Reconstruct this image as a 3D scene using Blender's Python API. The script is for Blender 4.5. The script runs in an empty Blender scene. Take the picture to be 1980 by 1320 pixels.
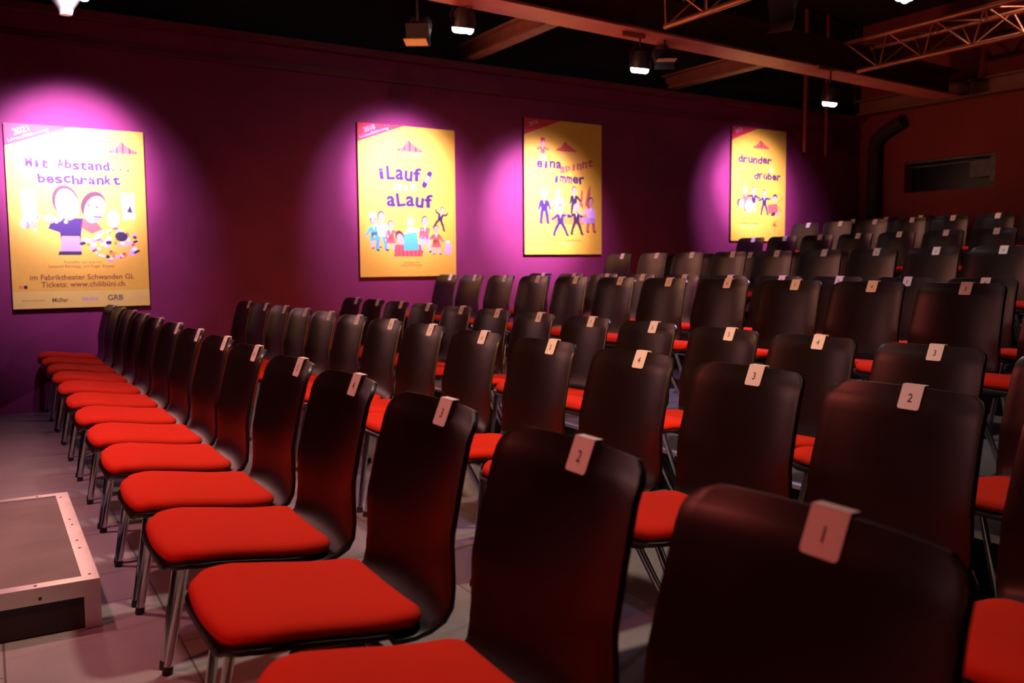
import bpy, math, random
from mathutils import Vector, Matrix
random.seed(7)
sc = bpy.context.scene
C = sc.collection

# ------------------------------------------------------------------ camera
cam_data = bpy.data.cameras.new('camera')
cam = bpy.data.objects.new('camera', cam_data); C.objects.link(cam)
cam_data.sensor_width = 36.0
cam_data.lens = 31.93
cam_data.clip_start = 0.02
R_ = Vector((0.86423, -0.50304, -0.00759)).normalized()
U_ = Vector((0.04979, 0.07050, 0.99627)).normalized()
F_ = U_.cross(R_).normalized()
U_ = R_.cross(F_).normalized()
CAM = Vector((0, 0, 1.09))
cam.matrix_world = Matrix(((R_.x, U_.x, -F_.x, CAM.x), (R_.y, U_.y, -F_.y, CAM.y), (R_.z, U_.z, -F_.z, CAM.z), (0, 0, 0, 1)))
cam_data.dof.use_dof = True
cam_data.dof.focus_distance = 3.2
cam_data.dof.aperture_fstop = 4.0
sc.camera = cam

# ------------------------------------------------------------------ colour management, world
sc.view_settings.view_transform = 'Standard'
sc.view_settings.look = 'None'
sc.view_settings.exposure = 0.0
sc.view_settings.gamma = 1.0
sc.view_settings.use_curve_mapping = False
world = bpy.data.worlds.new('world'); sc.world = world
world.use_nodes = True
world.node_tree.nodes['Background'].inputs[0].default_value = (0.9, 0.25, 0.25, 1)
world.node_tree.nodes['Background'].inputs[1].default_value = 0.004

# ------------------------------------------------------------------ lights of the hall and added fills
def aim(o, loc, target):
    o.location = loc
    o.rotation_euler = (Vector(target) - Vector(loc)).to_track_quat('-Z', 'Y').to_euler()

def spot(name, loc, target, power, color, deg, blend=1.0, size=0.05, spec=1.0):
    d = bpy.data.lights.new(name, 'SPOT'); d.energy = power; d.color = color
    d.spot_size = math.radians(deg); d.spot_blend = blend; d.shadow_soft_size = size
    d.specular_factor = spec
    o = bpy.data.objects.new(name, d); C.objects.link(o); aim(o, loc, target); return o

def area(name, loc, target, power, color, sx, sy):
    d = bpy.data.lights.new(name, 'AREA'); d.energy = power; d.color = color
    d.shape = 'RECTANGLE'; d.size = sx; d.size_y = sy
    o = bpy.data.objects.new(name, d); C.objects.link(o); aim(o, loc, target); return o

WALL0, WT = 7.62, 0.075                       # poster wall: y = WALL0 + WT * x
def wy(x): return WALL0 + WT * x
# the four poster spots (in the LED heads below the beam)
PL = [((0.55, 6.06, 2.63), (0.62, wy(.6), 1.86), 1400, 42),
      ((3.20, 6.20, 2.78), (3.42, wy(3.4), 1.84), 1150, 41),
      ((4.90, 6.24, 2.66), (4.92, wy(5.0), 1.66), 1400, 41),
      ((7.40, 6.38, 2.60), (8.15, wy(8.2), 1.98), 1200, 41)]
for loc, tgt, pw, deg in PL:
    spot('poster_spot_light', loc, tgt, pw, (0.58, 0.44, 1.0), deg, 1.0, 0.05)
    spot('poster_spill_light', loc, (tgt[0], tgt[1], tgt[2]-.25), 440, (0.58, 0.44, 1.0), 60, 1.0, 0.05)
# dim red stage wash, warm light from the right above the second row, whitish top lights, violet wash; the podium and beam fills are added
spot('stage_wash_light', (-2.4, 1.6, 3.2), (1.0, 2.2, 0.6), 230, (1.0, 0.15, 0.12), 68, 0.9, 0.25)
spot('warm_side_light', (0.5, -0.8, 3.4), (3.0, 5.3, 0.5), 1000, (1.0, 0.44, 0.14), 44, 0.9, 0.08)
spot('podium_fill_light', (-0.7, 4.3, 4.0), (-0.4, 4.3, 0), 480, (1.0, 0.38, 0.42), 72, 1.0, 0.12)  # added pink fill for podium and floor, stands for no known lamp
spot('house_spot_light', (1.55, 2.6, 4.1), (1.3, 2.9, 0), 340, (1.0, 0.80, 0.68), 84, 0.9, 0.15)
spot('tier_spot_light', (4.8, 3.6, 4.1), (4.8, 3.5, 0), 280, (1.0, 0.84, 0.78), 74, 0.9, 0.15)
spot('tier_spot_light', (8.0, 4.6, 4.1), (8.3, 4.9, 0), 210, (1.0, 0.54, 0.44), 72, 0.9, 0.15)
spot('violet_head_light', (5.3, 4.0, 2.74), (3.2, 4.6, 0.2), 330, (0.68, 0.40, 1.0), 80, 0.7, 0.04)
spot('red_beam_fill_light', (-1.2, 5.6, 1.5), (5.0, 6.3, 3.0), 700, (1.0, 0.28, 0.18), 32, 0.9, 0.10)  # added fill to redden the beam's underside, stands for no known lamp

# ------------------------------------------------------------------ materials
def pmat(name, col, rough=0.5, metal=0.0, coat=0.0, noise=0.0, nscale=30.0, bump=0.0, bscale=200.0, emit=None, spec=0.5, sheen=0.0):
    m = bpy.data.materials.new(name); m.use_nodes = True
    nt = m.node_tree; b = nt.nodes['Principled BSDF']
    b.inputs['Base Color'].default_value = (*col, 1)
    b.inputs['Roughness'].default_value = rough
    b.inputs['Metallic'].default_value = metal
    b.inputs['Coat Weight'].default_value = coat
    b.inputs['Specular IOR Level'].default_value = spec
    b.inputs['Sheen Weight'].default_value = sheen
    tc = nt.nodes.new('ShaderNodeTexCoord')
    if noise > 0:
        n = nt.nodes.new('ShaderNodeTexNoise'); n.inputs['Scale'].default_value = nscale; n.inputs['Detail'].default_value = 5
        r = nt.nodes.new('ShaderNodeMapRange')
        r.inputs['From Min'].default_value = 0.3; r.inputs['From Max'].default_value = 0.7
        r.inputs['To Min'].default_value = 1 - noise; r.inputs['To Max'].default_value = 1 + noise
        mx = nt.nodes.new('ShaderNodeVectorMath'); mx.operation = 'SCALE'
        mx.inputs[0].default_value = col
        nt.links.new(tc.outputs['Object'], n.inputs['Vector'])
        nt.links.new(n.outputs['Fac'], r.inputs['Value'])
        nt.links.new(r.outputs['Result'], mx.inputs['Scale'])
        nt.links.new(mx.outputs['Vector'], b.inputs['Base Color'])
    if bump > 0:
        n2 = nt.nodes.new('ShaderNodeTexNoise'); n2.inputs['Scale'].default_value = bscale; n2.inputs['Detail'].default_value = 4
        bp = nt.nodes.new('ShaderNodeBump'); bp.inputs['Strength'].default_value = bump; bp.inputs['Distance'].default_value = 0.01
        nt.links.new(tc.outputs['Object'], n2.inputs['Vector'])
        nt.links.new(n2.outputs['Fac'], bp.inputs['Height'])
        nt.links.new(bp.outputs['Normal'], b.inputs['Normal'])
    if emit:
        b.inputs['Emission Color'].default_value = (*emit[0], 1); b.inputs['Emission Strength'].default_value = emit[1]
    return m

M = {}
M['wall'] = pmat('plum_wall_paint', (0.235, 0.0145, 0.066), 0.75, noise=0.10, nscale=3, bump=0.35, bscale=5.0)
M['back_wall'] = pmat('dark_red_wall_paint', (0.16, 0.018, 0.016), 0.85, noise=0.1, nscale=2, bump=0.2, bscale=8)
M['black_wall'] = pmat('black_wall_paint', (0.02, 0.012, 0.012), 0.9, noise=0.2, nscale=2)
M['ceiling'] = pmat('black_ceiling_paint', (0.012, 0.010, 0.010), 0.9, noise=0.2, nscale=3)
M['trim'] = pmat('dark_wine_trim_paint', (0.20, 0.015, 0.03), 0.6, noise=0.1, nscale=4)
M['shell'] = pmat('dark_stained_plywood', (0.0068, 0.0024, 0.0013), 0.37, coat=0.0, noise=0.25, nscale=6, spec=0.5)
M['pad'] = pmat('red_wool_fabric', (0.64, 0.028, 0.012), 0.9, noise=0.05, nscale=500, bump=0.25, bscale=900, spec=0.08, sheen=0.0)
M['chrome'] = pmat('chromed_steel', (0.62, 0.62, 0.62), 0.16, metal=1.0, noise=0.02)
M['rubber'] = pmat('black_rubber', (0.012, 0.012, 0.012), 0.6, noise=0.1)
M['black_plastic'] = pmat('black_plastic', (0.010, 0.010, 0.010), 0.45, noise=0.1)
M['clip'] = pmat('white_plastic_clip', (0.82, 0.72, 0.68), 0.4, noise=0.02)
M['ink'] = pmat('black_print', (0.02, 0.015, 0.02), 0.6, noise=0.05)
M['alu'] = pmat('brushed_aluminium', (0.74, 0.71, 0.66), 0.34, metal=0.85, noise=0.08, nscale=8)
M['dark_panel'] = pmat('dark_podium_panel', (0.035, 0.030, 0.028), 0.7, noise=0.2, nscale=5)
M['carpet'] = pmat('grey_brown_podium_felt', (0.21, 0.15, 0.135), 0.95, noise=0.14, nscale=5, bump=0.3, bscale=600)
M['steel_red_lit'] = pmat('red_lit_steel', (0.56, 0.17, 0.14), 0.5, noise=0.1, nscale=5, bump=0.1, bscale=40)  # red light on the long beam's lower flange put into the colour
M['steel_dark'] = pmat('brown_steel_paint', (0.16, 0.06, 0.035), 0.6, noise=0.2, nscale=6)
M['truss'] = pmat('truss_aluminium', (0.45, 0.20, 0.12), 0.4, metal=0.8, noise=0.1)
M['fixture'] = pmat('black_fixture_metal', (0.02, 0.018, 0.02), 0.45, noise=0.1)
M['white_fixture'] = pmat('white_fixture_enamel', (0.9, 0.9, 0.95), 0.4, noise=0.03)
M['gel'] = pmat('yellow_colour_gel', (0.85, 0.48, 0.02), 0.5, noise=0.1)
M['tan'] = pmat('tan_colour_frame', (0.5, 0.26, 0.13), 0.6, noise=0.1)
M['led'] = pmat('led_lens', (0.9, 0.85, 1.0), 0.3, emit=((1.0, 0.86, 1.0), 30.0))
M['screw'] = pmat('dull_screw_steel', (0.10, 0.07, 0.06), 0.5, metal=0.6, noise=0.1)
M['glass_dark'] = pmat('dark_booth_glass', (0.004, 0.006, 0.006), 0.3, noise=0.05, spec=0.15)
M['booth_grey'] = pmat('grey_booth_equipment', (0.05, 0.053, 0.048), 0.5, noise=0.5, nscale=14)
# poster inks
def ink(name, col): M[name] = pmat('poster_ink_' + name, col, 0.6, noise=0.03, nscale=20)
ink('yellow', (0.90, 0.49, 0.035)); ink('strip', (0.92, 0.62, 0.09)); ink('red', (0.72, 0.035, 0.035)); ink('purple', (0.040, 0.009, 0.065))
ink('pink', (0.80, 0.42, 0.55)); ink('brown', (0.28, 0.07, 0.015)); ink('skin', (0.72, 0.36, 0.24)); ink('hair', (0.09, 0.025, 0.02))
ink('white', (0.85, 0.80, 0.80)); ink('teal', (0.08, 0.42, 0.42)); ink('dark', (0.03, 0.015, 0.03)); ink('rust', (0.55, 0.10, 0.06))
ink('orange', (0.85, 0.25, 0.03)); ink('beige', (0.85, 0.55, 0.20)); ink('lilac', (0.50, 0.28, 0.50)); ink('edge', (0.03, 0.01, 0.012))

def floor_mat():
    m = bpy.data.materials.new('grey_vinyl_floor'); m.use_nodes = True
    nt = m.node_tree; b = nt.nodes['Principled BSDF']; L = nt.links.new
    tc = nt.nodes.new('ShaderNodeTexCoord')
    br = nt.nodes.new('ShaderNodeTexBrick')
    br.offset = 0.5; br.inputs['Scale'].default_value = 1.0
    br.inputs['Brick Width'].default_value = 0.9; br.inputs['Row Height'].default_value = 0.45
    br.inputs['Mortar Size'].default_value = 0.0035; br.inputs['Mortar Smooth'].default_value = 0.2
    br.inputs['Color1'].default_value = (0.235, 0.195, 0.175, 1); br.inputs['Color2'].default_value = (0.275, 0.235, 0.21, 1)
    br.inputs['Mortar'].default_value = (0.11, 0.085, 0.075, 1)
    mp = nt.nodes.new('ShaderNodeMapping'); mp.inputs['Rotation'].default_value = (0, 0, math.radians(90))
    L(tc.outputs['Object'], mp.inputs['Vector']); L(mp.outputs['Vector'], br.inputs['Vector'])
    n = nt.nodes.new('ShaderNodeTexNoise'); n.inputs['Scale'].default_value = 2.2; n.inputs['Detail'].default_value = 6
    n3 = nt.nodes.new('ShaderNodeTexNoise'); n3.inputs['Scale'].default_value = 260; n3.inputs['Detail'].default_value = 3
    L(tc.outputs['Object'], n.inputs['Vector']); L(tc.outputs['Object'], n3.inputs['Vector'])
    ad = nt.nodes.new('ShaderNodeMath'); ad.operation = 'ADD'; L(n.outputs['Fac'], ad.inputs[0]); L(n3.outputs['Fac'], ad.inputs[1])
    r = nt.nodes.new('ShaderNodeMapRange'); r.inputs['From Min'].default_value = 0.7; r.inputs['From Max'].default_value = 1.3
    r.inputs['To Min'].default_value = 0.82; r.inputs['To Max'].default_value = 1.16
    L(ad.outputs[0], r.inputs['Value'])
    mx = nt.nodes.new('ShaderNodeVectorMath'); mx.operation = 'SCALE'
    L(br.outputs['Color'], mx.inputs[0]); L(r.outputs['Result'], mx.inputs['Scale']); L(mx.outputs['Vector'], b.inputs['Base Color'])
    rr = nt.nodes.new('ShaderNodeMapRange'); rr.inputs['To Min'].default_value = 0.36; rr.inputs['To Max'].default_value = 0.55
    L(n.outputs['Fac'], rr.inputs['Value']); L(rr.outputs['Result'], b.inputs['Roughness'])
    return m
M['floor'] = floor_mat()
M['tier'] = pmat('dark_grey_tier_flooring', (0.10, 0.088, 0.088), 0.42, noise=0.2, nscale=5)
M['riser'] = pmat('black_riser_board', (0.006, 0.005, 0.006), 0.8, noise=0.2)

# ------------------------------------------------------------------ mesh builder
class G:
    def __init__(s): s.v = []; s.f = []; s.m = []; s.mats = []; s.sm = []
    def mi(s, m):
        if m not in s.mats: s.mats.append(m)
        return s.mats.index(m)
    def add(s, verts, faces, m, smooth=False):
        o = len(s.v); s.v += [tuple(v) for v in verts]; k = s.mi(m)
        for f in faces: s.f.append([i + o for i in f]); s.m.append(k); s.sm.append(smooth)
    def box(s, a, b, m, mat=None):
        x0, y0, z0 = a; x1, y1, z1 = b
        vs = [Vector(p) for p in ((x0,y0,z0),(x1,y0,z0),(x1,y1,z0),(x0,y1,z0),(x0,y0,z1),(x1,y0,z1),(x1,y1,z1),(x0,y1,z1))]
        if mat: vs = [mat @ v for v in vs]
        s.add(vs, [(0,3,2,1),(4,5,6,7),(0,1,5,4),(1,2,6,5),(2,3,7,6),(3,0,4,7)], m)
    def tube(s, pts, r, m, n=10, caps=True):
        pts = [Vector(p) for p in pts]; rs = r if isinstance(r, (list, tuple)) else [r] * len(pts)
        vs = []; fs = []
        prev = None
        for i, p in enumerate(pts):
            d = (pts[min(i+1, len(pts)-1)] - pts[max(i-1, 0)]).normalized()
            if prev is None:
                a = d.orthogonal().normalized()
            else:
                a = (prev - d * prev.dot(d)).normalized()
            prev = a; b = d.cross(a)
            for k in range(n):
                t = 2*math.pi*k/n; vs.append(p + (a*math.cos(t) + b*math.sin(t))*rs[i])
        for i in range(len(pts)-1):
            for k in range(n):
                fs.append((i*n+k, i*n+(k+1)%n, (i+1)*n+(k+1)%n, (i+1)*n+k))
        s.add(vs, fs, m, True)
        if caps:
            s.add(vs[:n], [tuple(range(n))[::-1]], m); s.add(vs[-n:], [tuple(range(n))], m)
    def prism(s, poly, z0, z1, m, mat=None):
        n = len(poly)
        vs = [Vector((x, y, z0)) for x, y in poly] + [Vector((x, y, z1)) for x, y in poly]
        if mat: vs = [mat @ v for v in vs]
        s.add(vs, [tuple(range(n))[::-1], tuple(range(n, 2*n))] + [(i, (i+1)%n, n+(i+1)%n, n+i) for i in range(n)], m)
    def mesh(s, name):
        me = bpy.data.meshes.new(name); me.from_pydata(s.v, [], s.f)
        for m in s.mats: me.materials.append(M[m])
        me.polygons.foreach_set('material_index', s.m); me.polygons.foreach_set('use_smooth', s.sm)
        me.update(); return me
    def obj(s, name, parent=None, loc=None, bevel=0.0):
        o = bpy.data.objects.new(name, s.mesh(name)); C.objects.link(o)
        if parent: o.parent = parent
        if loc: o.location = loc
        if bevel:
            b = o.modifiers.new('bevel', 'BEVEL'); b.width = bevel; b.segments = 2; b.limit_method = 'ANGLE'
        return o

def tag(o, label, cat, group=None):
    o['label'] = label; o['category'] = cat
    if group: o['group'] = group
    return o
def empty(name, loc, label, cat, group=None, rot=0):
    o = bpy.data.objects.new(name, None); C.objects.link(o); o.location = loc; o.rotation_euler = (0, 0, rot)
    o.empty_display_size = 0.1
    return tag(o, label, cat, group)
def struct(o): o['kind'] = 'structure'; return o

# ------------------------------------------------------------------ text as flat mesh
_tc = {}
def glyphs(body, bold=0.0):
    k = (body, bold)
    if k not in _tc:
        cu = bpy.data.curves.new('lettering', 'FONT'); cu.body = body; cu.size = 1.0; cu.align_x = 'CENTER'; cu.align_y = 'CENTER'
        cu.resolution_u = 3; cu.offset = bold; cu.fill_mode = 'FRONT'
        ob = bpy.data.objects.new('lettering', cu); C.objects.link(ob)
        me = bpy.data.meshes.new_from_object(ob.evaluated_get(bpy.context.evaluated_depsgraph_get()))
        vs = [(v.co.x, v.co.y) for v in me.vertices]; fs = [tuple(p.vertices) for p in me.polygons]
        bpy.data.objects.remove(ob); bpy.data.curves.remove(cu); bpy.data.meshes.remove(me)
        _tc[k] = (vs, fs)
    return _tc[k]

# ------------------------------------------------------------------ room
XB = 10.35
def tilted(x0, x1, off0, off1, z0, z1, m, g):      # slab following the poster wall
    k = 1 / math.sqrt(1 + WT*WT)
    p = [(x0, wy(x0) - off0), (x1, wy(x1) - off0), (x1, wy(x1) - off1), (x0, wy(x0) - off1)]
    g.prism(p, z0, z1, m)
g = G(); g.box((-4, -4, -0.1), (XB + 0.2, 8.7, 0), 'floor'); struct(g.obj('floor'))
g = G(); g.box((-4, -4, 4.2), (XB + 0.2, 8.7, 4.3), 'ceiling'); struct(g.obj('ceiling'))
g = G(); tilted(-4, XB, 0, -0.25, 0, 2.93, 'wall', g); tilted(-4, XB, -0.12, -0.25, 2.93, 4.2, 'black_wall', g); struct(g.obj('wall_left'))
g = G(); g.box((-4.15, -4, 0), (-4, 8.7, 4.2), 'black_wall'); struct(g.obj('wall_front'))
g = G(); g.box((-4, -4.15, 0), (XB + 0.2, -4, 4.2), 'black_wall'); struct(g.obj('wall_right'))
# back wall with the booth window opening y 6.48..7.70, z 1.95..2.34
g = G()
g.box((XB, -4, 0), (XB+0.2, 6.48, 4.2), 'back_wall'); g.box((XB, 7.70, 0), (XB+0.2, 8.7, 4.2), 'back_wall')
g.box((XB, 6.48, 0), (XB+0.2, 7.70, 1.95), 'back_wall'); g.box((XB, 6.48, 2.345), (XB+0.2, 7.70, 4.2), 'back_wall')
struct(g.obj('wall_back'))
w = G(); w.box((XB+0.16, 6.48, 1.95), (XB+0.19, 7.70, 2.345), 'glass_dark')
wo = struct(w.obj('window_1'))
w = G(); w.box((XB+0.01, 6.485, 2.315), (XB+0.05, 7.695, 2.34), 'booth_grey'); w.box((XB+0.10, 6.485, 2.27), (XB+0.12, 7.695, 2.285), 'booth_grey'); w.obj('window_rail', wo)
w = G(); w.box((XB+0.06, 6.58, 2.08), (XB+0.10, 6.84, 2.28), 'booth_grey'); w.obj('window_panel', wo)  # plain grey panel in the booth opening
w = G(); w.box((XB+0.03, 6.49, 2.02), (XB+0.07, 6.56, 2.31), 'booth_grey'); w.obj('window_side_panel', wo)  # narrow grey panel at the side of the opening
# mouldings of the poster wall
g = G(); tilted(-4, XB, 0.035, 0.0, 2.735, 2.765, 'trim', g); tilted(-4, XB, 0.018, 0, 2.765, 2.80, 'trim', g); struct(g.obj('trim_1'))
g = G(); tilted(-4, XB, 0.10, -0.13, 2.93, 2.99, 'trim', g); struct(g.obj('trim_2'))

# tiers
TIERS = [(2.79, 5.03, 0.19), (5.03, 6.98, 0.38), (6.98, 8.12, 0.57), (8.12, 9.25, 0.76), (9.25, XB, 0.825)]
for i, (x0, x1, z) in enumerate(TIERS):
    g = G()
    yb = -2.5
    p = [(x0, yb), (x1, yb), (x1, wy(x1)), (x0, wy(x0))]
    g.prism(p, 0, z - 0.012, 'riser')
    o = struct(g.obj('floor_tier'))
    o.name = 'floor_%d' % (i + 2)
    t = G(); t.prism([(x0 + 0.03, yb), (x1, yb), (x1, wy(x1)), (x0 + 0.03, wy(x0))], z - 0.012, z, 'tier'); t.obj('tier_deck', o)
    t = G(); t.prism([(x0 - 0.003, yb), (x0 + 0.03, yb), (x0 + 0.03, wy(x0)), (x0 - 0.003, wy(x0))], z - 0.014, z + 0.002, 'alu'); t.obj('tier_edging', o)

# ------------------------------------------------------------------ chair meshes (sitter faces -X, origin on the floor below the back's top edge)
PROF = [(-.528,.398),(-.522,.412),(-.508,.420),(-.48,.424),(-.42,.422),(-.34,.412),(-.26,.400),(-.20,.394),(-.16,.394),(-.128,.400),(-.103,.416),
        (-.086,.440),(-.074,.475),(-.062,.53),(-.050,.59),(-.038,.65),(-.027,.70),(-.017,.742),(-.011,.758),(-.004,.772),(.001,.785),(.005,.795)]
def prof_z(x):
    for (a, za), (b, zb) in zip(PROF[2:9], PROF[3:10]):
        if a <= x <= b: return za + (zb - za) * (x - a) / (b - a)
    return PROF[3][1]
def half_width(i):
    x, z = PROF[i]
    if z < .43 and x < -.12:                       # seat
        w = 0.205 + 0.010 * (x + .13) / -.4
        d = x + .528; r = 0.085
        if d < r: w -= r - math.sqrt(max(0, r*r - (r-d)**2))
        return w
    w = 0.205 + 0.017 * min(1, (z - .395) / .05)
    if z > .445: w -= 0.017 * (z - .445) / .35
    d = .795 - z; r = 0.036
    if d < r: w -= r - math.sqrt(max(0, r*r - (r-d)**2))
    return w
def dish(i, s):
    x, z = PROF[i]
    if x < -.2: return 0.0, 0.004 * s*s
    k = min(1, max(0, (z - .41) / .15))
    a = abs(s) ** 2.4
    return -0.046 * k * a - 0.012 * (1-k) * a, -0.010 * (1-k) * a + 0.003*k*a
# dense profile near both ends for clean rounded corners
_P = []
for i in range(len(PROF)-1):
    (x0, z0), (x1, z1) = PROF[i], PROF[i+1]
    n = 1
    L = math.hypot(x1-x0, z1-z0)
    n = max(1, round(L / (0.010 if (x0 < -.43 or z0 > .74) else 0.022)))
    for k in range(n): _P.append((x0 + (x1-x0)*k/n, z0 + (z1-z0)*k/n))
_P.append(PROF[-1])
_P.insert(1, (-.527,.401)); _P.append((.0056,.7965))
PROF2 = _P
def shell_mesh():
    global PROF
    save = PROF; PROFL = PROF2
    NS = 15; n = len(PROFL)
    top = []
    for i in range(n):
        x, z = PROFL[i]
        PROF = PROFL; hw = half_width(i)
        for j in range(NS):
            s = -1 + 2*j/(NS-1); s = math.sin(s*math.pi/2)*0.35 + s*0.65
            y = s*hw
            dx, dz = dish(i, y/0.217)
            top.append(Vector((x+dx, y, z+dz)))
    PROF = save
    # normals by finite differences
    def P(i, j): return top[i*NS+j]
    bot = []
    T = 0.0105
    for i in range(n):
        for j in range(NS):
            du = P(min(i+1, n-1), j) - P(max(i-1, 0), j); dv = P(i, min(j+1, NS-1)) - P(i, max(j-1, 0))
            nn = du.cross(dv).normalized()
            bot.append(P(i, j) - nn*T)
    vs = top + bot; N = n*NS; fs = []
    for i in range(n-1):
        for j in range(NS-1):
            a, b, c, d = i*NS+j, i*NS+j+1, (i+1)*NS+j+1, (i+1)*NS+j
            fs.append((a, d, c, b)); fs.append((N+a, N+b, N+c, N+d))
    rim = [j for j in range(NS)] + [i*NS+NS-1 for i in range(1, n)] + [(n-1)*NS+j for j in range(NS-2, -1, -1)] + [i*NS for i in range(n-2, 0, -1)]
    for k in range(len(rim)):
        a, b = rim[k], rim[(k+1) % len(rim)]
        fs.append((a, b, N+b, N+a))
    g = G(); g.add(vs, fs, 'shell', True)
    me = g.mesh('seat_shell')
    ob = bpy.data.objects.new('tmp', me); C.objects.link(ob)
    b = ob.modifiers.new('b', 'BEVEL'); b.width = 0.0032; b.segments = 2; b.limit_method = 'ANGLE'; b.angle_limit = math.radians(50)
    me2 = bpy.data.meshes.new_from_object(ob.evaluated_get(bpy.context.evaluated_depsgraph_get()))
    bpy.data.objects.remove(ob); me2.name = 'seat_shell'
    return me2

def pad_mesh():
    # rounded outline of the cushion: convex front, slightly narrower back
    def outline():
        x0, x1 = -.520, -.140; wf, wb = .208, .196
        pts = []
        def corner(cx, cy, r, a0, a1, n=9):
            for k in range(n):
                a = math.radians(a0 + (a1-a0)*k/(n-1)); pts.append((cx + r*math.cos(a), cy + r*math.sin(a)))
        rf, rb = .088, .040
        corner(x1-rb, wb-rb, rb, 90, 0); 
        for k in range(1, 8): pts.append((x1, (wb-rb)*(1-k/4.0)))
        corner(x1-rb, -(wb-rb), rb, 0, -90)
        for k in range(1, 8): pts.append((x1-rb + (x0+rf-x1+rb)*k/8, -(wb + (wf-wb)*k/8)))
        corner(x0+rf, -(wf-rf), rf, -90, -180)
        for k in range(1, 8): 
            t = -1 + k/4.0; pts.append((x0 - 0.006*(1-t*t), (wf-rf)*t))
        corner(x0+rf, wf-rf, rf, 180, 90)
        for k in range(1, 8): pts.append((x0+rf + (x1-rb-x0-rf)*k/8, wf + (wb-wf)*k/8))
        return pts
    O = outline(); n = len(O); cx = -.33
    rings = [(-.008, .000), (0.0, .007), (0.001, .015), (-.003, .023), (-.010, .029), (-.022, .033), (-.05, .036), (-.09, .038), (-.14, .039)]
    vs = []; fs = []
    for d, h in rings:
        for x, y in O:
            L = math.hypot(x-cx, y); k = (L + d)/L
            X, Y = cx + (x-cx)*k, y*k
            zz = prof_z(X) + 0.004*(Y/.217)**2
            if X < -.47: zz -= (-.47 - X)**2 * 3.0
            vs.append(Vector((X, Y, zz + 0.0005 + h)))
    for r in range(len(rings)-1):
        for k in range(n): fs.append((r*n+k, (r+1)*n+k, (r+1)*n+(k+1) % n, r*n+(k+1) % n))
    c = len(vs); vs.append(Vector((cx, 0, prof_z(cx)+.0395)))
    r = len(rings)-1
    for k in range(n): fs.append((r*n+k, c, r*n+(k+1) % n))
    fs.append(tuple(range(n)))
    g = G(); g.add(vs, fs, 'pad', True)
    me = g.mesh('seat_pad')
    return me

LEGR = 0.0122
def leg_mesh(front, s):
    g = G()
    if front: a, m_, b = (-.385, s*.165, .398), (-.405, s*.190, .375), (-.467, s*.226, .012)
    else: a, m_, b = (-.262, s*.165, .386), (-.235, s*.190, .365), (-.062, s*.226, .012)
    g.tube([a, tuple((Vector(a)*.4+Vector(m_)*.6)), m_, tuple((Vector(b)*.1+Vector(m_)*.9)), b], LEGR, 'chrome', 10)
    return g.mesh('leg')
def foot_mesh(front, s):
    g = G(); x, y = (-.468, s*.226) if front else (-.060, s*.226)
    g.tube([(x, y, 0), (x, y, .004), (x + (.002 if front else -.003), y - s*.001, .022)], [.0142, .0142, .0135], 'rubber', 12)
    return g.mesh('foot_cap')
def frame_mesh():
    g = G()
    for s in (-1, 1):
        g.tube([(-.40, s*.165, .392), (-.25, s*.165, .377)], .010, 'chrome', 8)
        g.box((-.37, s*.165-.02, .358), (-.27, s*.165+.02, .384), 'black_plastic')
    g.tube([(-.385, -.165, .386), (-.385, .165, .386)], .010, 'chrome', 8)
    g.tube([(-.262, -.165, .374), (-.262, .165, .374)], .010, 'chrome', 8)
    return g.mesh('seat_frame')
def clip_mesh():
    g = G(); w = .0285; t = .0014
    # U-section over the top edge of the backrest (front plate long, back plate short)
    def plate(x_top, x_bot, z_top, z_bot, r):
        poly = [(-w, z_top), (-w, z_bot + r)]
        for k in range(1, 5): a = math.radians(180 + 90*k/4); poly.append((-w + r + r*math.cos(a), z_bot + r + r*math.sin(a)))
        for k in range(0, 5): a = math.radians(270 + 90*k/4); poly.append((w - r + r*math.cos(a), z_bot + r + r*math.sin(a)))
        poly.append((w, z_top))
        n = len(poly); vs = []
        for off in (0, t):
            for y, z in poly:
                f = (z - z_bot)/(z_top - z_bot); vs.append((x_bot + (x_top - x_bot)*f + off, y, z))
        g.add(vs, [tuple(range(n)), tuple(range(n, 2*n))[::-1]] + [(i, n+i, n+(i+1) % n, (i+1) % n) for i in range(n)], 'clip')
    plate(.0022, -.0196, .8000, .745, .006)
    plate(.0172, .0080, .8000, .764, .006)
    g.box((.0022, -w, .7985), (.0186, w, .8008), 'clip')
    return g.mesh('number_clip')
def number_mesh(n):
    vs, fs = glyphs(str(n))
    g = G(); sz = .027
    # reading direction is -Y, front of the clip faces -X
    out = []
    for x, y in vs:
        z = .770 + y*sz; xx = -.0196 + (.0218)*(z - .745)/(.055) - .0006
        out.append((xx, -x*sz, z))
    g.add(out, fs, 'ink')
    return g.mesh('seat_number')

SH = shell_mesh(); PD = pad_mesh(); FR = frame_mesh(); CL = clip_mesh()
LEGS = [(leg_mesh(f, s), foot_mesh(f, s)) for f in (True, False) for s in (-1, 1)]
NUM = {}
def mo(name, me, parent):
    o = bpy.data.objects.new(name, me); C.objects.link(o); o.parent = parent; return o

proto = empty('stacking_chair', (0, 0, 0), '', 'chair')
mo('seat_shell', SH, proto); mo('seat_pad', PD, proto); mo('seat_frame', FR, proto)
for lm, fm in LEGS:
    l = mo('leg', lm, proto); mo('foot_cap', fm, l)
cl = mo('number_clip', CL, proto); mo('seat_number', None, cl) if False else None

def copy_chair():
    r = proto.copy(); C.objects.link(r)
    for ch in list(proto.children):
        c = ch.copy(); C.objects.link(c); c.parent = r
        for g2 in ch.children:
            d = g2.copy(); C.objects.link(d); d.parent = c
    return r

PX_LENS = 1756.142
ORD = ['first','second','third','fourth','fifth','sixth','seventh','eighth','ninth','tenth','eleventh','twelfth','thirteenth','fourteenth','fifteenth','sixteenth']
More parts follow.
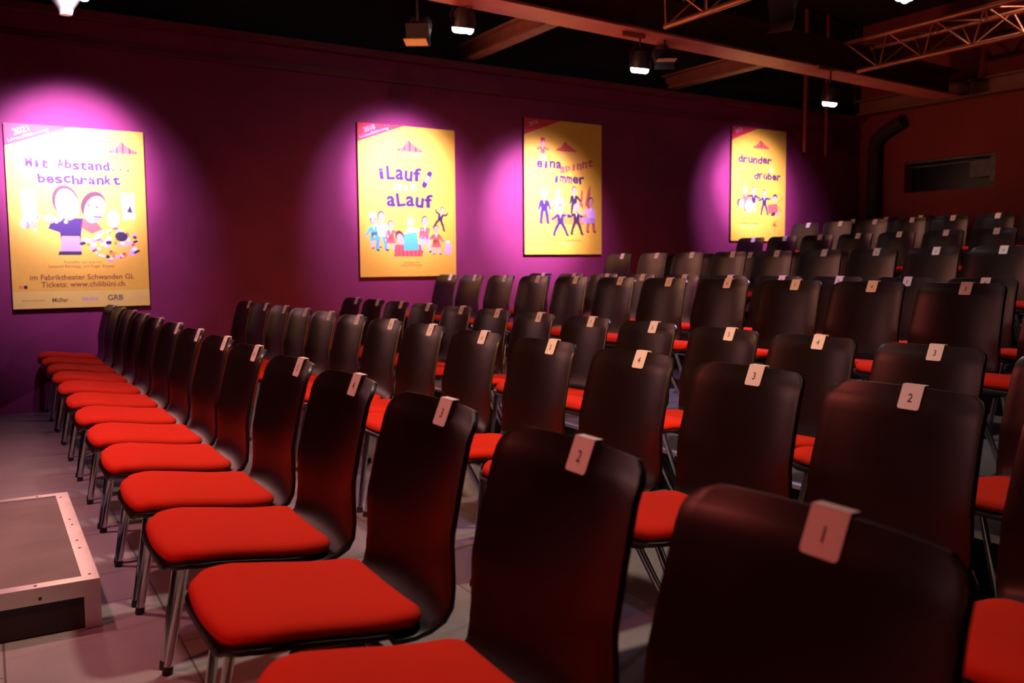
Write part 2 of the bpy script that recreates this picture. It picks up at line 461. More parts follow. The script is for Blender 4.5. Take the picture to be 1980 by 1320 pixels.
# measured seat centres along each row (metres from the camera axis), row position, tier height
ROWS = [
 ('front row', .848, 0, {1:.717,2:1.226,3:1.745,4:2.272,5:2.765,6:3.288,7:3.785,8:4.301,9:4.827,10:5.375,11:5.902,12:6.418,13:6.914,14:7.375}, 1, 5, None),
 ('second row', 1.859, 0, {1:.842,2:1.344,3:1.838,4:2.348,5:2.893,6:3.437,7:3.97,8:4.492,9:4.987,10:5.458,11:5.963,12:6.408,13:6.885,14:7.327}, 2, 7, None),
 ('third row', 2.827, 0, {1:.93,2:1.445,3:1.958,4:2.465,5:2.953,6:3.483,7:4.003,8:4.529,9:5.038,10:5.544,11:6.087,12:6.615,13:7.138,14:7.61}, 3, 8, None),
 ('fourth row', 3.779, .19, {1:1.45,2:1.96,3:2.474,4:2.97,5:3.46,6:3.97,7:4.499,8:5.015,9:5.548,10:6.074,11:6.605,12:7.131,13:7.635}, 3, 7, None),
 ('fifth row', 4.80, .19, {3:2.53,4:3.098,5:3.59,6:4.111,7:4.61,8:5.126,9:5.637,10:6.174,11:6.689,12:7.222,13:7.778}, 99, 0, 4.80/4.895),
 ('sixth row', 5.80, .38, {3:3.08,4:3.605,5:4.104,6:4.599,7:5.095,8:5.609,9:6.137,10:6.683,11:7.212,12:7.787}, 4, 7, 5.80/5.894),
 ('seventh row', 6.76, .38, {4:3.70,5:4.215,6:4.73,7:5.245,8:5.76,9:6.275,10:6.79,11:7.304,12:7.82}, 99, 0, 1.0),
 ('eighth row', 7.85, .57, {5:4.55,6:5.074,7:5.588,8:6.11,9:6.621,10:7.132,11:7.65,12:8.164}, 99, 0, 7.85/8.169),
 ('ninth row', 8.95, .76, {6:5.40,7:5.92,8:6.45,9:6.947,10:7.459,11:8.023,12:8.488}, 99, 0, 8.95/9.355),
 ('rearmost row', 9.82, .825, {9:7.21,10:7.70,11:8.211}, 99, 0, 9.82/10.02),
]
first = True
for name, X, z, seats, r0, r1, k in ROWS:
    last = max(seats)
    kk = k or 1.0; GAP = .491
    ys = {n: y*kk for n, y in seats.items()}
    for it in range(500):
        for n in sorted(ys):
            if n+1 in ys and ys[n+1] - ys[n] < GAP:
                d = (GAP - ys[n+1] + ys[n])/2; ys[n] -= d; ys[n+1] += d
        lim = wy(X - .5) - .245
        if ys[last] > lim: ys[last] = lim
    seats = {n: y/kk for n, y in ys.items()}
    for n, y in sorted(seats.items()):
        yy = y * (k or 1.0)
        if first: ch = proto; first = False
        else: ch = copy_chair()
        ch.location = (X + random.uniform(-.004, .004), yy, z)
        ch.rotation_euler = (0, 0, math.radians(random.uniform(-.4, .4)))
        c2 = [c for c in ch.children if c.name.startswith('number_clip')][0]
        if n not in NUM: NUM[n] = number_mesh(n)
        mo('seat_number', NUM[n], c2) if not c2.children else None
        for q in c2.children: q.data = NUM[n]
        if r0 <= n <= r1: lab = 'dark wooden chair with red seat pad and number %d clip, %s' % (n, name)
        elif n == last: lab = 'dark wooden chair with red seat pad, nearest the poster wall in the %s' % name
        elif n == min(seats): lab = 'dark wooden chair with red seat pad, farthest right in the %s' % name
        else: lab = 'dark wooden chair with red seat pad, %s from the poster wall in the %s' % (ORD[last-n], name)
        tag(ch, lab, 'chair', 'numbered theatre chairs in rows')

# ------------------------------------------------------------------ podium
pod = empty('stage_podium', (-.6, 3.55, 0), 'low carpeted stage podium with aluminium edging beside the front row', 'podium')
PX0, PX1, PY0, PY1, PZ = -1.2, .263, 2.945, 4.165, .151
def T(p): return (p[0]+.6, p[1]-3.55, p[2])
def pbox(g, a, b, m): g.box(T(a), T(b), m)
g = G(); pbox(g, (PX0+.02, PY0+.012, .004), (PX1-.012, PY1-.012, PZ-.02), 'dark_panel'); g.obj('body', pod)
g = G(); pbox(g, (PX0+.05, PY0+.05, PZ-.02), (PX1-.047, PY1-.047, PZ-.003), 'carpet'); g.obj('carpet_top', pod)
g = G()
def quad_strip(g, outer, inner, z0, z1, m):
    n = len(outer)
    for i in range(n):
        j = (i+1) % n
        g.prism([T((*outer[i], 0))[:2], T((*outer[j], 0))[:2], T((*inner[j], 0))[:2], T((*inner[i], 0))[:2]], z0, z1, m)
oc = [(PX0, PY0), (PX1, PY0), (PX1, PY1), (PX0, PY1)]; ic = [(PX0+.045, PY0+.045), (PX1-.047, PY0+.045), (PX1-.047, PY1-.045), (PX0+.045, PY1-.045)]
quad_strip(g, oc, ic, PZ-.004, PZ, 'alu'); g.obj('edge_profile', pod)
def side_rect(g, x0, x1, y, zt, zb, w, m, axis):       # mitred upright frame on one side
    o4 = [(x0, zb), (x1, zb), (x1, zt), (x0, zt)]; i4 = [(x0+w, zb), (x1-w, zb), (x1-w, zt-w), (x0+w, zt-w)]
    for idx in ((1, 2), (2, 3), (3, 0)):
        i, j = idx; q = [o4[i], o4[j], i4[j], i4[i]]
        vs = []
        for off in (0, .010):
            for a, zz in q:
                vs.append(T((a, y+off, zz)) if axis == 'y' else T((y-off, a, zz)))
        g.add(vs, [(0,1,2,3), (7,6,5,4), (0,4,5,1), (1,5,6,2), (2,6,7,3), (3,7,4,0)], m)
g = G(); side_rect(g, PX0, PX1, PY0, PZ-.004, .002, .046, 'alu', 'y'); g.obj('side_frame', pod)
g = G(); side_rect(g, PY0+.011, PY1, PX1, PZ-.004, .002, .046, 'alu', 'x'); g.obj('side_frame', pod)
for x, y in ((PX1-.024, 3.00), (PX1-.026, 3.30), (PX1-.026, 3.40), (PX1-.024, 3.62), (PX1-.026, 3.70), (PX1-.030, 4.08), (.09, 2.968), (-.35, 2.968), (.15, 4.142)):
    g = G(); g.tube([T((x, y, PZ-.001)), T((x, y, PZ+.0012))], .0045, 'screw', 10); g.obj('screw', pod)
g = G(); g.tube([T((.10, PY0+.001, .118)), T((.10, PY0-.0012, .118))], .0055, 'screw', 10); g.obj('screw', pod)

# ------------------------------------------------------------------ posters
class Art:                                            # flat printing on a panel: u to the right 0..1, v down 0..1
    def __init__(s, w, h): s.w = w; s.h = h; s.g = G(); s.z = 0.0304
    def P(s, u, v): return (u*s.w, (1-v)*s.h)
    def poly(s, pts, m, dz=0.0):
        vs = [(*s.P(u, v), s.z + dz) for u, v in pts]
        # make counter-clockwise
        a = sum(vs[i][0]*vs[(i+1) % len(vs)][1] - vs[(i+1) % len(vs)][0]*vs[i][1] for i in range(len(vs)))
        if a < 0: vs = vs[::-1]
        s.g.add(vs, [tuple(range(len(vs)))], m)
    def ell(s, u, v, ru, rv, m, dz=0.0, ang=0, n=20):
        c, q = math.cos(math.radians(ang)), math.sin(math.radians(ang)); pts = []
        for k in range(n):
            t = 2*math.pi*k/n; x, y = ru*s.w*math.cos(t), rv*s.h*math.sin(t)
            pts.append((u + (x*c - y*q)/s.w, v + (x*q + y*c)/s.h))
        s.poly(pts, m, dz)
    def line(s, pts, wd, m, dz=0.0):
        for (u0, v0), (u1, v1) in zip(pts, pts[1:]):
            x0, y0, x1, y1 = u0*s.w, v0*s.h, u1*s.w, v1*s.h
            L = math.hypot(x1-x0, y1-y0) or 1; nx, ny = -(y1-y0)/L*wd/2, (x1-x0)/L*wd/2
            s.poly([((x0+nx)/s.w, (y0+ny)/s.h), ((x1+nx)/s.w, (y1+ny)/s.h), ((x1-nx)/s.w, (y1-ny)/s.h), ((x0-nx)/s.w, (y0-ny)/s.h)], m, dz)
    def text(s, body, u, v, width, m, bold=0.0, ang=0, height=None, dz=0.0006, size=None):
        vs, fs = glyphs(body, bold)
        x0, x1 = min(a for a, _ in vs), max(a for a, _ in vs); y0, y1 = min(b for _, b in vs), max(b for _, b in vs)
        sx = (width*s.w)/(x1-x0) if width else size
        sy = (height*s.h)/(y1-y0) if height else sx
        c, q = math.cos(math.radians(ang)), math.sin(math.radians(ang)); X, Y = s.P(u, v); out = []
        for a, b in vs:
            a = (a-(x0+x1)/2)*sx; b = (b-(y0+y1)/2)*sy
            out.append((X + a*c - b*q, Y + a*q + b*c, s.z + dz))
        s.g.add(out, fs, m)
    def jumble(s, body, u0, u1, v, hgt, m, seed=1, slope=0.0):  # playful cut-out lettering
        rnd = random.Random(seed); n = len(body); st = (u1-u0)/n
        for i, ch in enumerate(body):
            if ch == ' ': continue
            u = u0 + st*(i+.5); vv = v + slope*(i-(n-1)/2) + rnd.uniform(-.004, .004)
            if ch == '.': s.ell(u, vv + hgt*.35, .008, .006, m, .0006); continue
            tall = ch in 'bdhklftABCDEFGHIJKLMN&' ; hh = hgt*(1.0 if tall else .80)
            wd = st*(.50 if ch in 'il' else .93)
            s.text(ch, u, vv + (hgt-hh)/2, wd, m, bold=.038, ang=rnd.uniform(-9, 9), height=hh)
    def part(s, name, parent, label=None):
        o = s.g.obj(name, parent); s.g = G()
        if label: o['label'] = label
        return o
    def logo(s, u, v, w, h):                          # curtain in the outline of a mountain
        top = [(0, .85), (.12, .70), (.24, .60), (.34, .30), (.44, .0), (.56, .22), (.68, .42), (.80, .62), (.92, .72), (1, .82)]
        for i in range(len(top)-1):
            (a, b), (c, d) = top[i], top[i+1]
            s.poly([(u-w/2+a*w, v+b*h), (u-w/2+c*w-.002, v+d*h), (u-w/2+c*w-.002, v+h*(1.0 if i % 2 else .96)), (u-w/2+a*w, v+h)], 'red' if i % 2 == 0 else 'rust', .0004)
    parent = None
    def figure(s, *a, **k):
        keep = s.g; s.g = G(); s._figure(*a, **k); s.part('printed_figure', s.parent); s.g = keep
    def _figure(s, u, v, h, skin='skin', hair='hair', top='dark', legs='dark', ang=0, head=.20, arm=(30, -30), leg=(12, -12), skirt=None, glasses=False, hat=None):
        # v = crown of head, h = total height in v, caricature with a big head; asp converts lengths
        asp = s.h/s.w; c, q = math.cos(math.radians(ang)), math.sin(math.radians(ang))
        def L(a, b): x, y = a*h, b*h; return (u + (x*c - y*q)*asp, v + (x*q + y*c))
        def limb(p, q2, wd, m): s.line([L(*p), L(*q2)], wd*h*s.h, m, .0005)
        hr = head/2*1.25
        for sg, a in zip((1, -1), leg):
            k = (sg*.07, .62); kn = (k[0]+.17*math.sin(math.radians(a)), k[1]+.18); ft = (kn[0]+.17*math.sin(math.radians(a*.6)), kn[1]+.19)
            limb(k, kn, .11, legs); limb(kn, ft, .09, legs); s.ell(*L(ft[0]+.03, ft[1]), .045*h*asp, .022*h, 'dark', .0006)
        if skirt: s.poly([L(-.10, .50), L(.10, .50), L(.19, .76), L(-.19, .76)], skirt, .0007)
        s.poly([L(-.13, .32), L(.13, .32), L(.11, .64), L(-.11, .64)], top, .0007)
        s.poly([L(-.03, .31), L(.03, .31), L(.0, .45)], 'white', .0008)
        for sg, a in zip((1, -1), arm):
            sh = (sg*.12, .35); el = (sh[0]+.16*math.sin(math.radians(a)), sh[1]+.16*math.cos(math.radians(a)))
            ha = (el[0]+.15*math.sin(math.radians(a*1.5)), el[1]+.14*math.cos(math.radians(a*1.5)))
            limb(sh, el, .085, top); limb(el, ha, .07, top); s.ell(*L(*ha), .035*h*asp, .035*h, skin, .0009)
        s.ell(*L(0, hr*1.05), hr*.86*h*asp, hr*1.08*h, hair, .0009, ang)
        s.ell(*L(.01, hr*1.25), hr*.72*h*asp, hr*.95*h, skin, .0011, ang)
        for ex in (-.035, .05): s.ell(*L(ex, hr*1.1), .012*h*asp, .012*h, 'dark', .0013)
        if glasses: s.line([L(-.07, hr*1.1), L(.09, hr*1.1)], .012*h*s.h, 'dark', .0014)
        s.line([L(-.03, hr*1.75), L(.05, hr*1.72)], .014*h*s.h, 'rust', .0013)
        if hat: s.poly([L(-.13, .04), L(-.10, -.10), L(.10, -.10), L(.13, .04)], hat, .0014)

def make_poster(x0, z0, w, h, year, sub, label):
    k = math.atan(WT)
    # local x along the wall, local y up the wall, local z out of the wall
    ex = Vector((math.cos(k), math.sin(k), 0)); ez = Vector((math.sin(k), -math.cos(k), 0)); eu = Vector((0, 0, 1))
    e = bpy.data.objects.new('poster', None); C.objects.link(e)
    p = Vector((x0, wy(x0), z0)) + ez*0.004
    e.matrix_world = Matrix(((ex.x, eu.x, ez.x, p.x), (ex.y, eu.y, ez.y, p.y), (ex.z, eu.z, ez.z, p.z), (0, 0, 0, 1)))
    e.empty_display_size = .1
    tag(e, label, 'poster', 'yellow theatre posters on the wall')
    g = G(); g.box((0, 0, 0), (w, h, .030), 'edge'); 
    g.add([(0.001, .001, .0302), (w-.001, .001, .0302), (w-.001, h-.001, .0302), (.001, h-.001, .0302)], [(0,1,2,3)], 'yellow')
    g.obj('panel', e)
    A = Art(w, h); A.parent = e
    A.poly([(0.001, 0.001), (.46, .001), (.001, .122)], 'red'); ba = math.degrees(math.atan2(.122*h, .46*w))
    A.text(year, .115, .033, .115, 'pink', .02, ba)
    if sub: A.text(sub, .165, .058, .30, 'pink', .015, ba, height=.020)
    A.part('corner_banner', e)
    return e, A

SP = [(.183, .778, .958, 1.350), (2.955, .972, 1.010, 1.382), (4.772, 1.176, 1.016, 1.371), (7.80, 1.338, .988, 1.362)]
# 1
e, A = make_poster(*SP[0], '2021', 'Uraufführung', 'yellow poster reading Mit Abstand beschränkt, nearest the camera beside the front row')
A.poly([(.001, .905), (.999, .905), (.999, .999), (.001, .999)], 'strip')
A.text('Müller', .33, .955, .115, 'brown', .02); A.text('SERVICE', .545, .953, .12, 'lilac', .02); A.text('GRB', .735, .948, .115, 'purple', .01)
A.text('drogo', .91, .952, .12, 'beige'); A.line([(.06, .955), (.22, .955)], .003, 'brown', .0006); A.line([(.06, .968), (.18, .968)], .002, 'beige', .0006)
A.part('sponsor_strip', e)
A.logo(.84, .060, .215, .070); A.text('FABRIK-THEATER', .84, .150, .17, 'orange'); A.part('curtain_logo', e)
A.jumble('Mit Abstand...', .13, .90, .205, .050, 'purple', 3); A.part('title_line', e); A.jumble('beschränkt', .21, .81, .285, .052, 'purple', 5); A.part('title_line', e)
# two men with oversized heads, pale boxes and a heap of clutter
A.poly([(.09, .355), (.19, .350), (.20, .52), (.10, .525)], 'white'); A.poly([(.81, .350), (.91, .355), (.91, .50), (.82, .505)], 'white', .0002)
A.poly([(.85, .46), (.875, .42), (.895, .465)], 'dark', .0004)
A.poly([(.33, .50), (.52, .50), (.50, .60), (.49, .66), (.36, .66), (.35, .58), (.27, .56), (.29, .52)], 'purple', .0004)
A.poly([(.36, .60), (.49, .60), (.50, .685), (.35, .685)], 'lilac', .0005); A.poly([(.34, .685), (.50, .685), (.50, .705), (.33, .705)], 'dark', .0006)
A.poly([(.52, .50), (.62, .52), (.66, .56), (.58, .585), (.50, .55)], 'rust', .0004)
A.ell(.40, .405, .095, .085, 'hair', .0006, -8); A.ell(.41, .425, .083, .088, 'skin', .0008, -8)
A.ell(.45, .425, .018, .022, 'skin', .001); A.line([(.38, .41), (.41, .41)], .004, 'hair', .0012); A.line([(.44, .41), (.465, .411)], .004, 'hair', .0012); A.line([(.41, .475), (.45, .47)], .005, 'rust', .0012)
A.ell(.60, .425, .088, .080, 'hair', .0006, 25); A.ell(.61, .45, .075, .080, 'skin', .0008, 22)
A.line([(.56, .425), (.62, .435), (.68, .445)], .010, 'dark', .0012); A.ell(.595, .437, .022, .014, 'white', .0014); A.ell(.655, .447, .022, .014, 'white', .0014)
A.line([(.60, .49), (.66, .492)], .010, 'hair', .0012); A.line([(.60, .505), (.65, .503)], .006, 'rust', .0014)
rn = random.Random(2)
for i in range(70):
    u = rn.uniform(.50, .92); v = .60 + .13*(1-abs(u-.76)/.3)*rn.uniform(-.6, 1) + .03
    A.ell(u, v, rn.uniform(.008, .03), rn.uniform(.005, .012), rn.choice(['pink', 'white', 'rust', 'orange', 'lilac', 'pink', 'white', 'dark']), .0004 + i*.00001, rn.uniform(-30, 30), 9)
A.ell(.80, .60, .05, .028, 'dark', .0014, 10, 9)
for i in range(26):
    A.ell(.14 + rn.gauss(0, .035), .52 + rn.gauss(0, .022), .012, .009, rn.choice(['white', 'pink', 'lilac']), .0006, 0, 8)
for i in range(16):
    A.ell(.33 + rn.gauss(0, .04), .50 + rn.gauss(0, .014), .014, .010, rn.choice(['white', 'pink']), .0010, 0, 8)
A.ell(.745, .50, .045, .050, 'white', .0004); A.line([(.66, .36), (.70, .355)], .003, 'beige', .0004); A.line([(.71, .365), (.75, .36)], .003, 'beige', .0004)
A.part('illustration', e)
A.text('Komödie von und mit', .505, .745, .27, 'brown'); A.part('caption_line', e); A.text('Leopold Ramhapp und Roger Rhyner', .50, .770, .48, 'brown')
A.part('caption_line', e)
A.text('im Fabriktheater Schwanden GL', .505, .828, .76, 'brown', .012); A.part('caption_line', e); A.text('Tickets: www.chilibüni.ch', .505, .868, .61, 'brown', .012); A.part('caption_line', e)
A.poly([(.045, .872), (.075, .872), (.075, .890), (.045, .890)], 'orange', .0004); A.poly([(.08, .872), (.105, .872), (.105, .890), (.08, .890)], 'dark', .0004); A.part('printed_badge', e)
# 2
e, A = make_poster(*SP[1], '2018', 'Uraufführung', 'yellow poster reading iLauf mit aLauf, left of the other two near it')
e['label'] = 'yellow poster reading iLauf mit aLauf, second nearest on the poster wall'
A.logo(.52, .088, .26, .080); A.text('FABRIK-THEATER', .54, .190, .20, 'beige'); A.part('curtain_logo', e)
A.jumble('iLauf', .18, .64, .315, .092, 'purple', 8); A.part('title_line', e); A.jumble('Mit', .35, .59, .405, .045, 'beige', 4); A.part('title_line', e); A.jumble('aLauf', .27, .76, .490, .090, 'purple', 9); A.part('title_line', e)
A.line([(.665, .385), (.725, .305)], .052, 'purple', .0006); A.ell(.665, .385, .026, .018, 'purple', .0007); A.ell(.725, .305, .026, .018, 'purple', .0007)
A.line([(.680, .365), (.712, .322)], .034, 'pink', .0010)
A.part('printed_pencil', e)
A.figure(.13, .600, .21, top='teal', legs='pink', skirt='teal', hat='white', ang=-6)
A.figure(.215, .565, .26, top='white', legs='teal', arm=(10, -10)); A.figure(.31, .625, .20, top='rust', legs='pink', skirt='rust', arm=(50, -10))
A.poly([(.36, .785), (.62, .785), (.64, .865), (.34, .865)], 'rust', .0006)
for i in range(7): A.poly([(.35+.04*i, .79), (.358+.04*i, .79), (.356+.042*i, .862), (.346+.042*i, .862)], 'red', .0008)
A.ell(.40, .735, .045, .045, 'hair', .001, -15); A.ell(.405, .75, .036, .038, 'skin', .0012, -15)
A.poly([(.44, .715), (.58, .70), (.60, .82), (.44, .825)], 'teal', .0010)
A.figure(.515, .605, .215, top='white', legs='dark', hair='white', arm=(70, -10), leg=(40, 10)); A.figure(.665, .590, .245, top='rust', legs='pink', arm=(-20, -5), glasses=True, skirt='pink')
A.figure(.785, .650, .20, top='rust', legs='pink', skirt='rust', arm=(30, -40)); A.figure(.86, .525, .16, top='dark', legs='dark', arm=(110, -110), leg=(60, -35), ang=15)
A.part('illustration', e); A.line([(.75, .72), (.75, .85)], .004, 'brown', .0006); A.poly([(.885, .775), (.935, .775), (.945, .85), (.875, .85)], 'pink', .0008); A.poly([(.895, .755), (.925, .755), (.93, .775), (.89, .775)], 'white', .0008)
A.line([(.945, .785), (.965, .80), (.945, .825)], .006, 'pink', .0008)
A.part('printed_pot', e)
A.text('Komödie von', .52, .905, .16, 'brown'); A.part('caption_line', e); A.text('Leopold Ramhapp', .52, .925, .215, 'brown'); A.part('caption_line', e)
# 3
e, A = make_poster(*SP[2], '2016', None, 'yellow poster reading eina spinnt immer, above the small group of rear chairs')
e['label'] = 'yellow poster reading eina spinnt immer, second farthest on the poster wall'
A.logo(.53, .150, .26, .075); A.text('FABRIK-THEATER', .54, .258, .22, 'beige'); A.part('curtain_logo', e)
A.jumble('eina', .15, .47, .325, .068, 'purple', 12); A.part('title_line', e); A.jumble('spinnt', .44, .88, .330, .062, 'rust', 14, -.012); A.part('title_line', e); A.jumble('immer', .36, .77, .425, .068, 'purple', 15)
A.part('title_line', e)
A.figure(.23, .150, .16, skin='pink', top='rust', legs='beige', hat='red', arm=(60, -60))
A.poly([(.08, .765), (.35, .68), (.80, .70), (.75, .775)], 'orange', .0002)
A.poly([(.70, .62), (.72, .52), (.735, .50), (.745, .52), (.745, .65)], 'rust', .0004); A.poly([(.77, .62), (.82, .50), (.84, .46), (.845, .50), (.84, .66)], 'rust', .0004)
A.figure(.245, .510, .26, top='purple', legs='purple', hair='lilac', arm=(20, -15)); A.figure(.42, .505, .20, top='pink', legs='beige', hair='lilac')
A.figure(.63, .480, .22, top='dark', legs='dark', hair='hair', arm=(40, -10)); A.figure(.45, .620, .24, top='purple', legs='purple', arm=(80, -50), leg=(50, -45))
A.figure(.66, .610, .24, top='dark', legs='dark', hair='lilac', arm=(50, -60), leg=(35, -30)); A.figure(.85, .560, .27, top='pink', legs='rust', arm=(10, -50))
A.poly([(.73, .715), (.90, .72), (.90, .76), (.73, .755)], 'lilac', .0016)
A.part('illustration', e)
A.text('Komödie von Leopold Ramhapp', .52, .895, .40, 'brown'); A.part('caption_line', e); A.text('Regie und Spiel', .53, .918, .18, 'beige'); A.part('caption_line', e)
# 4
e, A = make_poster(*SP[3], '2015', None, 'yellow poster reading drunder und drüber, farthest away on the poster wall')
A.logo(.53, .098, .29, .078); A.part('curtain_logo', e)
A.jumble('drunder', .11, .73, .278, .068, 'purple', 21); A.part('title_line', e); A.jumble('&', .67, .77, .355, .045, 'beige', 2); A.part('title_line', e); A.jumble('drüber', .40, .91, .415, .066, 'purple', 22); A.part('title_line', e)
A.figure(.24, .515, .22, top='rust', legs='rust', hair='lilac', ang=-8); A.ell(.16, .665, .062, .038, 'hair', .001, 20); A.ell(.18, .67, .048, .036, 'skin', .0012, 20)
A.figure(.40, .515, .23, top='purple', legs='beige', arm=(60, -80)); A.figure(.60, .535, .23, top='purple', legs='purple', arm=(80, -60), leg=(30, -25))
A.ell(.32, .69, .08, .06, 'skin', .0009); A.poly([(.66, .67), (.84, .66), (.86, .74), (.68, .75)], 'rust', .0012); A.ell(.80, .60, .045, .028, 'dark', .0014); A.ell(.80, .62, .040, .028, 'skin', .0015)
A.line([(.84, .65), (.95, .60)], .008, 'rust', .0010); A.line([(.85, .68), (.93, .73)], .010, 'rust', .0010); A.ell(.77, .755, .045, .016, 'dark', .0014, -15); A.ell(.86, .755, .02, .024, 'lilac', .0014)
A.line([(.10, .74), (.90, .745)], .004, 'beige', .0004); A.part('illustration', e)
A.text('Komödie in drei Akten', .33, .840, .34, 'brown'); A.part('caption_line', e); A.text('von Leopold Ramhapp und Freunden', .36, .862, .40, 'beige'); A.part('caption_line', e); A.text('Regie Schwanden', .29, .882, .25, 'beige'); A.part('caption_line', e)
A.line([(.80, .93), (.80, .855)], .005, 'brown', .0006)
for i in range(22):
    a = rn.uniform(0, 2*math.pi); r = rn.uniform(.02, .085); A.line([(.80, .855), (.80 + r*math.cos(a), .845 + r*.55*math.sin(a))], .004, 'brown', .0006)
A.part('printed_tree', e)

# ------------------------------------------------------------------ steelwork of the ceiling
def ibeam(name, p0, p1, width, height, m_low, m_web, label):
    p0 = Vector(p0); p1 = Vector(p1); d = (p1-p0); L = d.length; ang = math.atan2(d.y, d.x)
    e = empty(name, p0, label, 'beam', None, ang)
    g = G(); g.box((0, -width/2, 0), (L, width/2, .022), m_low); g.obj('lower_flange', e, bevel=.003)
    g = G(); g.box((0, -.012, .022), (L, .012, height-.022), m_web); g.obj('web', e)
    g = G(); g.box((0, -width/2, height-.022), (L, width/2, height), m_web); g.obj('upper_flange', e)
    return e
def yl(x): return 6.185 + .121*(x-2.91)
ibeam('steel_beam', (-3.9, yl(-3.9)-.17, 3.0), (10.02, yl(10.02)-.15, 3.0), .31, .30, 'steel_red_lit', 'steel_dark', 'long red-lit steel beam running back along the hall above the chairs')
ibeam('steel_beam', (10.24, 8.33, 3.0), (10.24, -3.9, 3.0), .20, .20, 'steel_dark', 'steel_dark', 'brown steel cross beam in front of the back wall')
for x, lab in ((4.12, 'dim brown cross beam between long beam and poster wall, nearer one'), (6.80, 'dim brown cross beam between long beam and poster wall, farther one')):
    ibeam('steel_beam', (x, yl(x)+.02, 3.02), (x, wy(x)+.05, 3.02), .13, .16, 'steel_dark', 'steel_dark', lab)
def truss(y0, y1, x, z, label):
    e = empty('lighting_truss', (x, y1, z), label, 'truss')
    ch = [(0, 0), (.20, .25), (-.20, .25)]; L = y0-y1
    for cx, cz in ch:
        g = G(); g.tube([(cx, 0, cz), (cx, L, cz)], .024, 'truss', 10); g.obj('chord', e)
    n = int(L/.24); g = G()
    for i in range(n):
        a, b = i*L/n, (i+1)*L/n
        for (p, q) in ((0, 1), (0, 2), (1, 2)):
            P0, P1 = ch[p], ch[q]
            if i % 2: P0, P1 = P1, P0
            g.tube([(P0[0], a+.01, P0[1]), (P1[0], b-.01, P1[1])], .008, 'truss', 6)
    g.obj('lattice', e)
    return e
truss(6.42, 2.2, 7.85, 3.02, 'lattice lighting truss at upper right, farther one')
truss(6.0, 1.6, 4.97, 3.02, 'lattice lighting truss at the top edge, nearer one')

# ------------------------------------------------------------------ lamps
def led_head(loc, target, label, body='fixture', hang=3.0, cluster=((-.055, .0), (0, -.02), (.055, .0))):
    loc = Vector(loc); d = (Vector(target) - loc).normalized()
    e = empty('led_spotlight', loc, label, 'spotlight', 'led spotlights on the hall ceiling')
    q = d.to_track_quat('-Z', 'Y').to_matrix().to_4x4()
    def tr(g): g.v = [tuple(q @ Vector(v)) for v in g.v]; return g
    g = G(); g.tube([(0, 0, .13), (0, 0, .11), (0, 0, .03), (0, 0, -.012)], [.05, .075, .092, .092], body, 20); tr(g).obj('housing', e)
    for cx, cy in cluster + ((0, .045),):
        g = G(); g.tube([(cx, cy, -.008), (cx, cy, -.030), (cx, cy, -.042), (cx, cy, -.050)], [.029, .029, .022, .010], 'led', 14); tr(g).obj('led_lens', e)
    g = G()
    for s in (-1, 1): g.tube([tuple(q @ Vector((s*.10, 0, .03))), (s*.10, 0, .09), (s*.06, 0, .16)], .006, body, 6)
    g.tube([(-.06, 0, .16), (.06, 0, .16)], .008, body, 6); g.obj('yoke', e)
    g = G(); g.tube([(0, 0, .155), (0, 0, max(.18, hang - loc.z))], .009, 'fixture', 8); g.obj('hanger', e)
    g = G(); g.tube([(-.22, -.03, max(.19, hang-loc.z-.02)), (.02, -.03, max(.19, hang-loc.z-.02))], .018, 'truss', 10); g.obj('clamp_tube', e)
    return e
LAB = ['lit led spotlight at the upper left corner above the nearest poster', 'lit led spotlight hanging under the beam, brightest and largest of them',
       'lit led spotlight under the beam beside the tan colour frame', 'lit led spotlight under the beam nearest the back wall']
for i, ((loc, tgt, pw, deg), lab) in enumerate(zip(PL, LAB)):
    l2 = Vector(loc) + Vector((0, 0, .075))
    led_head(l2, l2 + Vector((.02, .25, -1)), lab, 'fixture')
led_head((5.32, 3.98, 2.83), (5.2, 4.1, 0), 'violet glowing led spotlight at the top edge right of the long beam', hang=3.25)

e = empty('reflector_lamp', (.52, 6.27, 2.616), 'white cone shaped lamp hanging at the upper left corner', 'spotlight')
g = G(); g.tube([(0, 0, 0), (0, 0, .012), (0, 0, .035), (0, 0, .10), (0, 0, .22)], [.034, .038, .046, .090, .095], 'white_fixture', 24); g.obj('lamp_shade', e)
g = G(); g.tube([(0, 0, .036), (0, 0, .042)], [.045, .046], 'screw', 24); g.obj('seam_ring', e)
g = G(); g.tube([(0, 0, .22), (0, 0, .41)], .010, 'fixture', 8); g.obj('hanger', e)

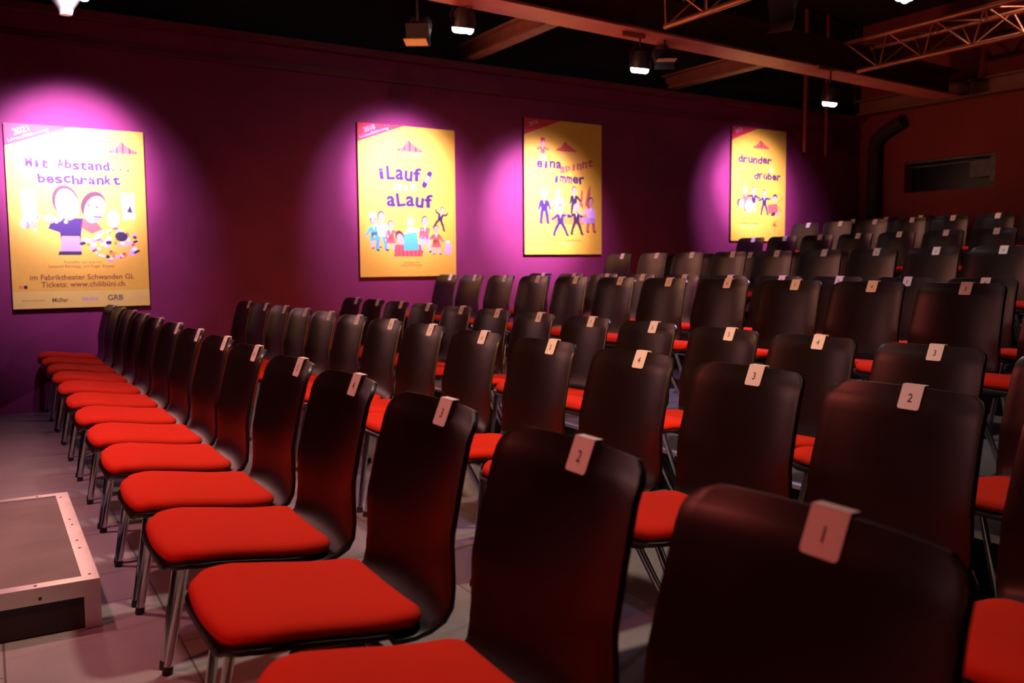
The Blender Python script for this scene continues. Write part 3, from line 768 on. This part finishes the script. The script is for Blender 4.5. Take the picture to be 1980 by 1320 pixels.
def profile_spot(loc, target, label, flap, flapmat, group='theatre profile spotlights'):
    loc = Vector(loc); d = (Vector(target)-loc).normalized()
    e = empty('profile_spotlight', loc, label, 'spotlight', group)
    q = d.to_track_quat('-Z', 'Y').to_matrix().to_4x4()
    g = G(); g.tube([(0, 0, .26), (0, 0, .24), (0, 0, .06), (0, 0, 0)], [.05, .085, .09, .075], 'fixture', 18); g.v = [tuple(q @ Vector(v)) for v in g.v]; g.obj('housing', e)
    g = G(); g.box((-.085, -.085, -.02), (.085, .085, 0), 'fixture'); g.v = [tuple(q @ Vector(v)) for v in g.v]; g.obj('gel_holder', e)
    g = G(); g.box((-.08, flap[0], flap[1]), (.08, flap[0]+.006, flap[1]+.15), flapmat)
    qq = q @ Matrix.Rotation(math.radians(flap[2]), 4, 'X'); g.v = [tuple(qq @ Vector(v)) for v in g.v]; g.obj('barn_door', e)
    g = G(); g.tube([(0, 0, .08), (0, 0, 3.0-loc.z if loc.z < 2.9 else .15)], .01, 'fixture', 8); g.obj('hanger', e)
    return e
profile_spot((2.84, 6.22, 2.76), (1.5, 4.0, 1.2), 'black spotlight with a yellow lit flap at the top, left of the brightest lamp', (-.10, -.20, 35), 'gel')
profile_spot((5.20, 6.28, 2.84), (3.2, 3.0, 1.2), 'black spotlight with a tan frame under the beam', (-.03, -.18, 20), 'tan')
profile_spot((4.90, 4.66, 2.84), (3.0, 3.5, 1.0), 'large black spotlight hanging from the nearer truss at the top', (-.09, -.17, 0), 'steel_dark')
profile_spot((7.62, 3.85, 2.95), (3.0, 3.5, 1.0), 'spotlight catching orange light on the farther truss at the right edge', (-.09, -.17, 0), 'tan')

# pipes and duct in the far corner
g = G(); g.tube([(9.0, 8.14, 4.19), (9.0, 8.14, 2.45)], .028, 'trim', 10); tag(g.obj('conduit_pipe'), 'thin vertical pipe dropping from the ceiling beside the farthest poster', 'pipe')
g = G(); g.tube([(9.45, 8.20, 4.19), (9.45, 8.20, 2.42)], .022, 'trim', 10); tag(g.obj('conduit_pipe'), 'thin vertical pipe in the dark corner, nearer the back wall', 'pipe')
g = G(); g.tube([(10.24, 8.08, .83), (10.24, 8.08, 2.55), (10.24, 8.05, 2.66), (10.24, 7.95, 2.74), (10.24, 7.66, 2.86)], .085, 'black_wall', 16)
tag(g.obj('ventilation_pipe'), 'thick black vertical pipe with a bent top against the back wall', 'pipe')
